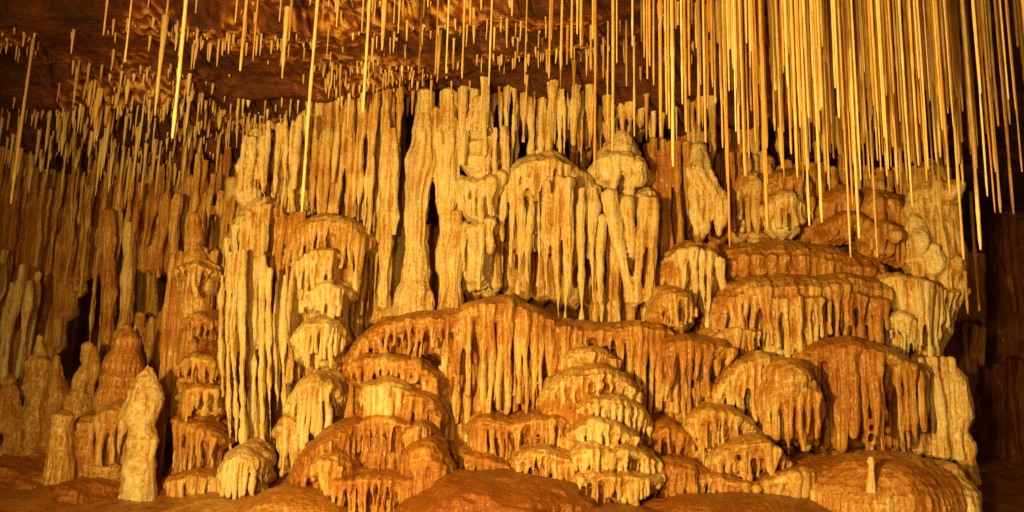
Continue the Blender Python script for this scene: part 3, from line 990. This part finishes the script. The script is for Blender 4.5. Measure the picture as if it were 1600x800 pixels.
f.shelf([(700, 690, 770, 9.5), (730, 700, 770, 9.4), (775, 712, 775, 9.2), (812, 725, 775, 9.15)], sp=11, ch=14, taper=.6, rust=.6)
f.build()
f = Form("flowstone_dome", "low golden dome with long separate fingers at the bottom left of the cascade", "flowstone", rust=0.38, voxel=.014)
f.shelf([(806, 715, 750, 9.1), (820, 697, 775, 9.0), (850, 692, 785, 8.92), (880, 700, 788, 8.95), (900, 712, 780, 9.0)], sp=12, ch=18, taper=.4, keep=.8, rust=.38, d=.4)
f.build()
f = Form("flowstone_drapery", "narrow rust coloured folds in the hollow right of the golden cascade", "drapery", rust=0.7)
f.shelf([(1020, 660, 720, 9.4), (1045, 650, 745, 9.35), (1075, 668, 720, 9.4), (1095, 690, 730, 9.5)], sp=13, ch=22, taper=.4, keep=.6)
f.shelf([(1010, 730, 800, 9.2), (1040, 715, 800, 9.1), (1075, 712, 800, 9.1), (1115, 728, 800, 9.15)], sp=13, ch=24, taper=.7, rust=.7)
f.shelf([(1080, 600, 660, 9.7), (1100, 585, 660, 9.6), (1125, 595, 650, 9.65)], sp=10, ch=14, taper=.6, rust=.5)
f.build()

# right lower tiers
f = Form("flowstone_mound", "ochre sloping shelf stepping down to the left, beneath the right end of the saddle shelf", "flowstone", rust=0.42)
f.shelf([(1112, 605, 640, 9.55), (1135, 580, 650, 9.5), (1160, 552, 640, 9.45), (1190, 540, 660, 9.45), (1225, 548, 650, 9.55)], sp=11, ch=22, taper=.5, d=.45)
f.shelf([(1120, 520, 560, 9.75), (1150, 508, 560, 9.7), (1190, 512, 550, 9.75)], sp=9, ch=10, taper=.5, rust=.45)
f.build()
f = Form("flowstone_dome", "arched ochre cap with a dark hollow under it, right of the rust folds", "flowstone", rust=0.4)
f.shelf([(1080, 660, 730, 9.4), (1090, 638, 730, 9.3), (1110, 628, 720, 9.2), (1140, 632, 700, 9.2), (1172, 650, 700, 9.3), (1188, 668, 710, 9.4)], sp=12, ch=18, taper=.45, keep=.6, d=.4)
f.build()
f = Form("flowstone_dome", "second arched ochre cap, overlapping the arched cap with the hollow from below", "flowstone", rust=0.42)
f.shelf([(1112, 710, 745, 9.2), (1135, 690, 752, 9.1), (1165, 675, 750, 9.0), (1190, 672, 745, 9.0), (1215, 688, 740, 9.05), (1240, 712, 740, 9.2)], sp=11, ch=20, taper=.45, keep=.6, d=.4)
f.shelf([(1085, 740, 775, 9.15), (1115, 735, 780, 9.05), (1160, 745, 780, 9.0), (1185, 750, 780, 9.0)], sp=11, ch=14, taper=.5, keep=.7, d=.35, rust=.48)
f.build()
f = Form("flowstone_mound", "big orange hump with a curtain of long deep folds, right of the arched caps", "flowstone", rust=0.56)
f.shelf([(1240, 560, 690, 9.65), (1262, 538, 700, 9.55), (1300, 524, 705, 9.45), (1340, 520, 705, 9.4), (1385, 530, 705, 9.42), (1425, 550, 705, 9.5), (1445, 560, 700, 9.6)], deep=.32, sp=15, ch=26, taper=.75, keep=.85, d=.55, rust=.6, blen=.95)
f.build()
f = Form("flowstone_dome", "rounded ochre bulb with pale fringe at the left flank of the big orange hump", "flowstone", rust=0.45)
f.blob(1238, 590, 42, 36, 9.3, d=.4, lump=.12, rust=.48)
f.shelf([(1194, 600, 660, 9.4), (1208, 578, 690, 9.25), (1240, 568, 700, 9.15), (1272, 575, 700, 9.2), (1290, 600, 690, 9.35)], sp=12, ch=40, taper=.5, keep=.65, d=.4, rust=.42)
f.build()
f = Form("flowstone_shelf", "long low orange shelf with a short even fringe, just left of the smooth corner mound", "flowstone", rust=0.5)
f.shelf([(1178, 755, 782, 9.1), (1205, 738, 782, 8.95), (1250, 728, 780, 8.9), (1290, 722, 775, 8.95), (1325, 715, 760, 9.05)], sp=11, ch=16, taper=.55, keep=.7, d=.4)
f.build()
f = Form("column", "pale fluted column standing under the waist of the end tower", "column", rust=0.3)
f.curtain([(1436, 560), (1485, 560)], [(1436, 708), (1495, 715)], 9.75, sp=15, taper=1.25, jit=.04, name='fold')
f.build()
for (prof, lab) in (([(1488, 565, 8), (1496, 590, 17), (1500, 620, 19), (1502, 650, 20), (1500, 680, 12)], "beaded tan pillar on the edge of the dark cleft, the upper of two"),
                    ([(1504, 672, 9), (1512, 695, 14), (1514, 730, 16), (1520, 760, 18)], "beaded tan pillar on the edge of the dark cleft, the lower and smaller of two")):
    f = Form("stalagmite", lab, "stalagmite", rust=.3, voxel=.015)
    f.pillar(prof, 9.75, lump=.4)
    f.build()
f = Form("flowstone_mound", "large smooth orange and gold mound in the lower right corner, under a little stump", "flowstone", rust=0.5)
f.blob(1400, 790, 130, 82, 8.75, d=.8, lump=.12, rust=.5)
f.blob(1480, 800, 66, 82, 8.95, d=.6, lump=.15, rust=.25)
f.shelf([(1318, 745, 830, 8.8), (1345, 722, 830, 8.65), (1400, 712, 830, 8.6), (1450, 712, 830, 8.65), (1500, 735, 830, 8.8), (1540, 770, 830, 8.9)], sp=22, ch=44, taper=.9, keep=.9, d=.6, fat=.8, rust=.5)
f.build()
f = Form("stalagmite", "tiny whitish stump standing on the brow of the lower right corner mound", "stalagmite", rust=0.22, voxel=.01)
f.pillar([(1364, 716, 4), (1363, 721, 6), (1364, 728, 4.2), (1364, 745, 4), (1363, 768, 5)], 8.52, lump=.2)
f.build()
# foreground ground swells
f = Form("flowstone_mound", "smooth red brown swell of rock along the bottom edge, below the saddle folds", "flowstone", rust=0.9, rough=.8)
f.blob(790, 812, 170, 70, 8.6, d=.9, lump=.15)
f.blob(720, 790, 60, 50, 8.7, d=.6, lump=.15)
f.blob(960, 830, 150, 36, 8.45, d=.7, lump=.1)
f.build()
f = Form("flowstone_mound", "flat red brown swell at the bottom edge, between the cascade and the corner mound", "flowstone", rust=0.85, rough=.8)
f.blob(1170, 815, 180, 42, 8.7, d=.8, lump=.12)
f.build()
f = Form("flowstone_mound", "smooth yellow brown swell of rock at the bottom edge, below the lower small dome", "flowstone", rust=0.5, rough=.8)
f.blob(450, 820, 100, 58, 9.0, d=.7, lump=.12)
f.blob(350, 830, 80, 38, 9.3, d=.6, lump=.12)
f.build()
f = Form("flowstone_dome", "pale scallop shaped dome with a spread fringe, at the foot of the tall pale columns", "flowstone", rust=0.22, voxel=.014)
f.shelf([(342, 730, 770, 9.8), (355, 705, 785, 9.65), (372, 697, 790, 9.6), (392, 706, 780, 9.65), (402, 725, 765, 9.8)], sp=10, ch=18, taper=.4, splay=.5)
f.build()

# ------------------------------------------------------------------ left side: stalagmites and the rear curtains
def stalagmite(label, prof, Y, rust, extra=None, group=None, **kw):
    f = Form("stalagmite", label, "stalagmite", rust=rust, voxel=.018, group=group, rough=2.3, flute=.2)
    kw['lump'] = kw.get('lump', .3) * .3
    f.pillar(prof, Y, **kw)
    if extra:
        extra(f)
    return f.build()


stalagmite("whitish stalagmite shaped like two stacked lobes, tallest in the left foreground",
           [(226, 572, 7), (224, 588, 18), (217, 612, 27), (214, 640, 27), (216, 664, 17), (219, 690, 27), (216, 725, 27), (208, 760, 21), (206, 790, 27), (204, 830, 32)], 10.0, .12, lump=.45)
f = Form("stalagmite", "broad brown stalagmite with a fringed shoulder, directly left of the whitish two lobed one", "stalagmite", rust=.5, voxel=.018)
f.pillar([(186, 506, 9), (190, 530, 20), (184, 580, 32), (176, 640, 40), (160, 700, 50), (150, 770, 62)], 10.5, lump=.3)
f.shelf([(140, 650, 730, 10.2), (160, 628, 740, 10.05), (182, 625, 740, 10.05), (196, 650, 720, 10.2)], sp=12, ch=20, taper=.4, keep=.6, rust=.4)
f.pillar([(96, 650, 14), (92, 700, 20), (88, 770, 24)], 10.15, name='side_shaft', rust=.5, lump=.2)
f.blob(130, 700, 40, 60, 10.4, d=.4, rust=.55)
f.build()
stalagmite("small pointed pale stalagmite behind the head of the whitish two lobed one", [(209, 505, 4), (210, 525, 9), (214, 560, 13), (214, 620, 16)], 11.2, .25, lump=.3)
stalagmite("gnarled stalagmite between the dark opening and the broad brown stalagmite",
           [(133, 540, 5), (132, 570, 9), (126, 600, 14), (120, 640, 22), (118, 700, 26)], 11.2, .4, lump=.5)
stalagmite("thin red brown needle stalagmite beside the gnarled one", [(146, 543, 3), (146, 580, 5), (145, 640, 7)], 11.1, .6, lump=.2)
stalagmite("red brown stalagmite left of the dark opening", [(84, 556, 8), (84, 590, 14), (78, 640, 17), (74, 700, 20), (72, 740, 24)], 11.3, .6, lump=.35)
stalagmite("stubby ochre stalagmite with a narrow tip near the left edge", [(58, 524, 5), (58, 552, 7), (56, 566, 18), (54, 600, 20), (48, 660, 18), (46, 720, 22)], 11.5, .4, lump=.35)
stalagmite("squat ochre stalagmite at the extreme left edge", [(10, 590, 10), (10, 620, 18), (16, 680, 20), (18, 730, 24)], 11.4, .45, lump=.35)
stalagmite("lumpy brown stalagmite in the shadow between the stubby and the red brown ones", [(104, 598, 8), (104, 630, 15), (100, 680, 18), (98, 740, 20)], 11.8, .5, lump=.5)

f = Form("flowstone_mound", "dark brown hump of rock on the floor at the lower left edge", "flowstone", rust=.8, rough=.8)
f.blob(20, 770, 90, 60, 10.2, d=.6, lump=.25)
f.blob(110, 795, 90, 45, 9.9, d=.6, lump=.25)
f.build()

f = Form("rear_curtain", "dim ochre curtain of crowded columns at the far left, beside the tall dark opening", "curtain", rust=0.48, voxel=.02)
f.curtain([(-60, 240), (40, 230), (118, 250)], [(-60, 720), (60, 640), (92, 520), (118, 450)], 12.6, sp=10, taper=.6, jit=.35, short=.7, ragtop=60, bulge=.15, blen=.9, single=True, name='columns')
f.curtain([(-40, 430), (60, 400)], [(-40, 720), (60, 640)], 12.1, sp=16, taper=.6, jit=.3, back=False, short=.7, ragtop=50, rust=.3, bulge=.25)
f.build()
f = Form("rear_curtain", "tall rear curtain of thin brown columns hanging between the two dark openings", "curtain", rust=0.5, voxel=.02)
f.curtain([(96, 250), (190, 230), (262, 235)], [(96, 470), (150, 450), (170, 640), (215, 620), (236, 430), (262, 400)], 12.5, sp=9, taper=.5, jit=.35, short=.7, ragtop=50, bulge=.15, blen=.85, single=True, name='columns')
f.pillar([(168, 330, 10), (168, 460, 13), (164, 540, 10), (160, 600, 14)], 12.0, name='column', rust=.6)
f.pillar([(200, 340, 7), (196, 450, 8), (190, 530, 12)], 12.0, name='column', rust=.3)
f.build()
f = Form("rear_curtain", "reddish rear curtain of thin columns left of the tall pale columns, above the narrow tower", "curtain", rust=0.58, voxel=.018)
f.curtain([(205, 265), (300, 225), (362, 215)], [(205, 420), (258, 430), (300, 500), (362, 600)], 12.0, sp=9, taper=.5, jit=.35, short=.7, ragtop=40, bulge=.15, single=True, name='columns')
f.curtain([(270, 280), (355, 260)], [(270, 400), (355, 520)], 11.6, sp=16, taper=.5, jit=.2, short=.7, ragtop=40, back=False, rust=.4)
f.build()
f = Form("rear_curtain", "low dim curtain behind the whitish two lobed stalagmite", "curtain", rust=0.5, voxel=.025)
f.curtain([(196, 510), (262, 490)], [(196, 700), (262, 700)], 12.2, sp=20, taper=.9, jit=.2, ragtop=20, single=True)
f.build()
# ------------------------------------------------------------------ right side beyond the cleft
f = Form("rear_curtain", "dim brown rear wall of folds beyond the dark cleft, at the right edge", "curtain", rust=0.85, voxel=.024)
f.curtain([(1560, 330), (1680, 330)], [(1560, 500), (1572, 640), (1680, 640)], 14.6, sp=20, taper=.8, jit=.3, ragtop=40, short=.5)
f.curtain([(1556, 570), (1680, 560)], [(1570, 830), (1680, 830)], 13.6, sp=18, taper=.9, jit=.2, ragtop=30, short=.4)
f.blob(1562, 600, 14, 26, 14.0, d=.3, lump=.6)
f.build()
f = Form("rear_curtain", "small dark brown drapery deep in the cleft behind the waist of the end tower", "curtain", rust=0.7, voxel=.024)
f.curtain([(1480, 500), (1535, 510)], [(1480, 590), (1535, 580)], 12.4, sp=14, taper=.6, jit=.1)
f.build()
print("forms done", len(bpy.data.objects))

# ------------------------------------------------------------------ hanging straws and small stalactites
def straw_mesh(name, L, r, tip=0.6, knob=None, cone=False, seg=7):
    m = max(5, int(L / 0.09))
    z = np.linspace(0, -L, m + 1)
    t = np.linspace(0, 1, m + 1)
    rr = r * (1 + 0.13 * RNG.normal(size=m + 1).clip(-1.6, 2.6))
    if knob is None and L > 0.5 and RNG.random() < 0.22:
        rr[RNG.integers(1, m)] *= 1.5
    if cone:
        rr = rr * (1.45 - 1.1 * t)
    else:
        rr = rr * (1.12 - 0.22 * t)
    rr[0] *= 1.5
    rr[-1] *= tip
    if knob:
        rr = rr * (1 + 1.3 * np.exp(-((t - knob) / 0.04) ** 2))
    pts = np.zeros((m + 1, 3))
    pts[:, 2] = z
    a, b = RNG.uniform(0, 6, 2)
    pts[:, 0] = 0.15 * r * np.sin(a + 3 * t * L) + RNG.normal(0, 0.002) * t * L
    pts[:, 1] = 0.15 * r * np.sin(b + 3 * t * L)
    V, Fc = tube_geo(pts, rr, seg)
    me = raw_mesh(name, V, Fc, M_STRAW)
    return me


def hang(name, x, y, Y, rpx, label, cat, group=None, cone=False, top=None, knob=None):
    p = P(x, y, Y)
    zc = float(ceil_z(p[0], p[1])) + 0.06
    if top is not None:
        zc = float(P(x, top, Y)[2])
    L = zc - p[2]
    if L < 0.04:
        return None
    o = link(name, straw_mesh(name, L, rpx * 0.70 * Y / F, cone=cone, knob=knob), None, (p[0], p[1], zc))
    return setp(o, label, cat, group)


NOTED = [
    (1535, 390, 6.6, 4.5, "long pale straw ending in front of the dark cleft, kinked near its tip", None),
    (1507, 405, 7.0, 3.5, "very long straw reaching down along the right edge of the pale end tower", None),
    (1197, 355, 6.6, 5.0, "thick bright straw hanging down to the top of the orange mound", None),
    (1141, 385, 7.4, 3.2, "long thin straw whose tip hangs before the pale forked drips", None),
    (1052, 260, 6.8, 4.4, "straw with a whitish lower half, hanging clear in the gap above the orange brown curtain", None),
    (1033, 212, 7.4, 3.8, "straw with a swollen knob on its upper part, beside the whitish tipped one", 0.42),
    (1329, 402, 7.2, 3.0, "faint long straw over the middle of the dense brown fringe", None),
    (1344, 372, 6.4, 4.0, "long bright straw left of the faintly lit ochre lumps of the bank", None),
    (1371, 402, 7.4, 3.0, "longest thin straw over the lumps left of the end tower", None),
    (1264, 352, 6.8, 3.6, "straw ending over the rust brown arched hump", None),
    (1283, 347, 6.6, 4.0, "straight bright straw just right of the rust brown hump", None),
    (472, 330, 8.0, 4.0, "very long lone straw at the left edge of the wide golden curtain", None),
    (268, 215, 7.2, 4.6, "long lone straw slanting before the pale growths of the upper left roof", None),
    (375, 110, 7.6, 4.0, "bright medium straw on the bare dark roof above the reddish rear curtain", None),
    (567, 176, 7.6, 4.0, "long straw above the right part of the wide golden curtain", None),
    (957, 235, 7.6, 4.0, "bright straw crossing the left part of the round boss", None),
    (928, 275, 8.0, 3.4, "pale straw just left of the round boss", None),
    (877, 108, 7.4, 3.6, "short bright straw over the bare dark roof, right of centre", None),
    (1015, 103, 7.0, 3.6, "slightly bent short straw left of the straw with the knob", None),
    (16, 318, 9.4, 3.4, "long dim straw at the far left edge", None),
    (1519, 490, 9.2, 3.0, "short dim straw hanging from the pale end tower inside the cleft", 'tower'),
    (1530, 485, 10.5, 3.4, "broken off pale straw hanging by itself inside the dark cleft", 'cleft'),
]
for x, y, Y, r, lab, kn in NOTED:
    if kn == 'tower':
        hang("soda_straw", 1512, y, 9.9, r, lab, "soda straw", top=425)
    elif kn == 'cleft':
        hang("soda_straw", x, y, Y, r, lab, "soda straw", top=300)
    else:
        hang("soda_straw", x, y, Y, r, lab, "soda straw", knob=kn)
# a bulky orange stalactite over the curtain
hang("stalactite", 596, 78, 7.8, 8.5, "thick orange stalactite on the roof above the wide golden curtain", "stalactite", cone=True)
hang("stalactite", 242, 180, 9.0, 6.0, "bright stubby stalactite among the pale growths of the upper left roof", "stalactite", cone=True)
hang("stalactite", 441, 122, 8.9, 6.0, "bright stubby stalactite on the dark roof, left of the very long lone straw", "stalactite", cone=True)
hang("stalactite", 684, 124, 8.9, 5.0, "small crooked stalactite under a dark roof ledge left of centre", "stalactite", cone=True)

random.seed(21)
BANDS = [   # x0, x1, count, tip y low/high, Y range, radius px, label, group
    (1040, 1130, 20, 30, 245, 6.6, 8.4, "pale straw in the loose fringe between the knobbed straw and the dense bundle", "straws between the knobbed one and the dense bundle"),
    (1130, 1250, 52, 60, 290, 6.2, 8.2, "straight straw in the left third of the dense bundle at the upper right", "straws in the left of the dense bundle"),
    (1250, 1380, 60, 70, 320, 6.0, 8.2, "straight straw in the middle of the dense bundle at the upper right", "straws in the middle of the dense bundle"),
    (1380, 1506, 66, 110, 330, 6.0, 8.2, "straight straw in the right third of the dense bundle, above the end tower", "straws in the right of the dense bundle"),
    (1512, 1625, 26, 60, 350, 6.2, 8.4, "straw hanging before the dark cleft at the upper right corner", "straws before the dark cleft"),
    (880, 1040, 22, 15, 215, 7.0, 9.2, "pale straw over the round boss and the broad cream shelf", "straws over the round boss"),
    (600, 880, 13, 20, 140, 7.4, 8.6, "short straw hanging from the roof above the lobed cluster", "short straws above the lobed cluster"),
    (150, 600, 12, 20, 110, 7.4, 8.6, "short straw on the bare dark roof at the upper left", "short straws on the upper left roof"),
]
n = 0
for x0, x1, c, y0, y1, Y0, Y1, lab, g in BANDS:
    lab0 = lab.replace('straight ', '')
    for i in range(c):
        x = x0 + (i + random.random()) * (x1 - x0) / c
        t = random.random()
        y = y0 + (y1 - y0) * (t ** (1.45 if x > 1130 else 1.0))
        Y = random.uniform(Y0, Y1)
        if x > 1040:
            lab = ("short " if t < .33 else ("medium long " if t < .72 else "long ")) + lab0
        if hang("soda_straw", x, y, Y, random.uniform(1.9, 4.4) * (0.75 if x < 1040 else 1), lab, "soda straw", g):
            n += 1
print("straws", n)

SMALL = [   # x0, x1, count, Y range, length range in metres, radius px, label, group
    (0, 130, 42, 10.8, 12.6, .12, .75, "small dim stalactite under the roof at the far left", "small stalactites at the far left"),
    (130, 350, 66, 10.8, 12.4, .12, .75, "small dim stalactite under the roof above the reddish rear curtain", "small stalactites above the reddish rear curtain"),
    (110, 300, 44, 9.9, 10.7, .08, .5, "little stalactite in the pale growth of the upper left roof", "little stalactites in the pale growth"),
    (500, 640, 22, 9.6, 10.4, .05, .22, "tiny stub in the crusty patch of roof above the wide golden curtain", "tiny stubs in the crusty patch"),
    (370, 640, 34, 10.4, 11.5, .1, .5, "small stalactite in the row where the roof meets the wide golden curtain", "small stalactites over the wide curtain"),
    (640, 860, 20, 10.4, 11.4, .1, .45, "small stalactite in the row under the roof behind the lobed cluster", "small stalactites behind the lobed cluster"),
    (820, 1060, 30, 9.8, 11.4, .1, .6, "small stalactite hanging around the round boss", "small stalactites around the round boss"),
    (1060, 1500, 30, 10.0, 12.0, .2, .8, "dim stalactite in the dark behind the dense bundle of straws", "dim stalactites behind the dense bundle"),
    (640, 900, 9, 8.6, 9.6, .06, .2, "stub stalactite on the dark roof above the row behind the lobed cluster", "stub stalactites on the dark roof"),
]
n = 0
for x0, x1, c, Y0, Y1, L0, L1, lab, g in SMALL:
    for i in range(c):
        x = x0 + (i + random.random()) * (x1 - x0) / c
        Y = random.uniform(Y0, Y1)
        p = P(x, 170, Y)
        zc = float(ceil_z(p[0], p[1])) + 0.07
        L = L0 + (L1 - L0) * random.random() ** 1.7
        r = random.choice((1.6, 2.0, 2.4, 2.8, 3.4, 4.4)) * Y / F
        o = link("stalactite", straw_mesh("stalactite", L + 0.07, r, cone=True, tip=.35), None, (p[0], p[1], zc))
        setp(o, lab, "stalactite", g)
        n += 1
print("small", n)

# the straws behind the nearest three hundred: one mass nobody could count
VV, FF, off = [], [], 0
random.seed(5)
for i in range(260):
    x = random.triangular(1090, 1560, 1400)
    y = random.choice((random.uniform(20, 200), random.uniform(60, 270)))
    Y = random.uniform(7.8, 9.6)
    p = P(x, y, Y)
    zc = float(ceil_z(p[0], p[1])) + 0.06
    L = zc - p[2]
    if L < 0.1:
        continue
    r = random.uniform(1.3, 2.8) * Y / F
    zz = np.linspace(0, -L, 7)
    rr = r * (1.15 - 0.3 * np.linspace(0, 1, 7)) * (1 + 0.1 * RNG.normal(size=7).clip(-2, 2))
    V, Fc = tube_geo(np.stack([p[0] + RNG.normal(0, r * .2, 7), p[1] + 0 * zz, zc + zz], 1), rr, 6)
    VV.append(V)
    FF += [tuple(q + off for q in f) for f in Fc]
    off += len(V)
o = link("straw_thicket", raw_mesh("straw_thicket", np.vstack(VV), FF, M_STRAW))
setp(o, "thicket of thin straws filling the back of the dense bundle at the upper right", "soda straws", None, "stuff")

# the crust of tiny stalactites on the roof, past counting
VV, FF, off = [], [], 0
for i in range(900):
    gx, gy, sx, sy = GROWTH[i % len(GROWTH)] if i % 3 else (-5.0, 11.6, 1.6, 0.8)
    x, y = random.gauss(gx, sx * 0.55), random.gauss(gy, sy * 0.6)
    zc = float(ceil_z(x, y)) + 0.02
    L = 0.05 + 0.24 * random.random() ** 2.2
    r = random.uniform(0.006, 0.014)
    V, Fc = tube_geo([(x, y, zc), (x, y, zc - L * .5), (x + RNG.normal(0, .004), y, zc - L)], [r * 1.6, r, r * .4], 6)
    VV.append(V)
    FF += [tuple(q + off for q in f) for f in Fc]
    off += len(V)
o = link("stalactite_crust", raw_mesh("stalactite_crust", np.vstack(VV), FF, M_STRAW))
setp(o, "pale crust of tiny stalactites growing in patches on the dark roof at the upper left", "stalactites", None, "stuff")
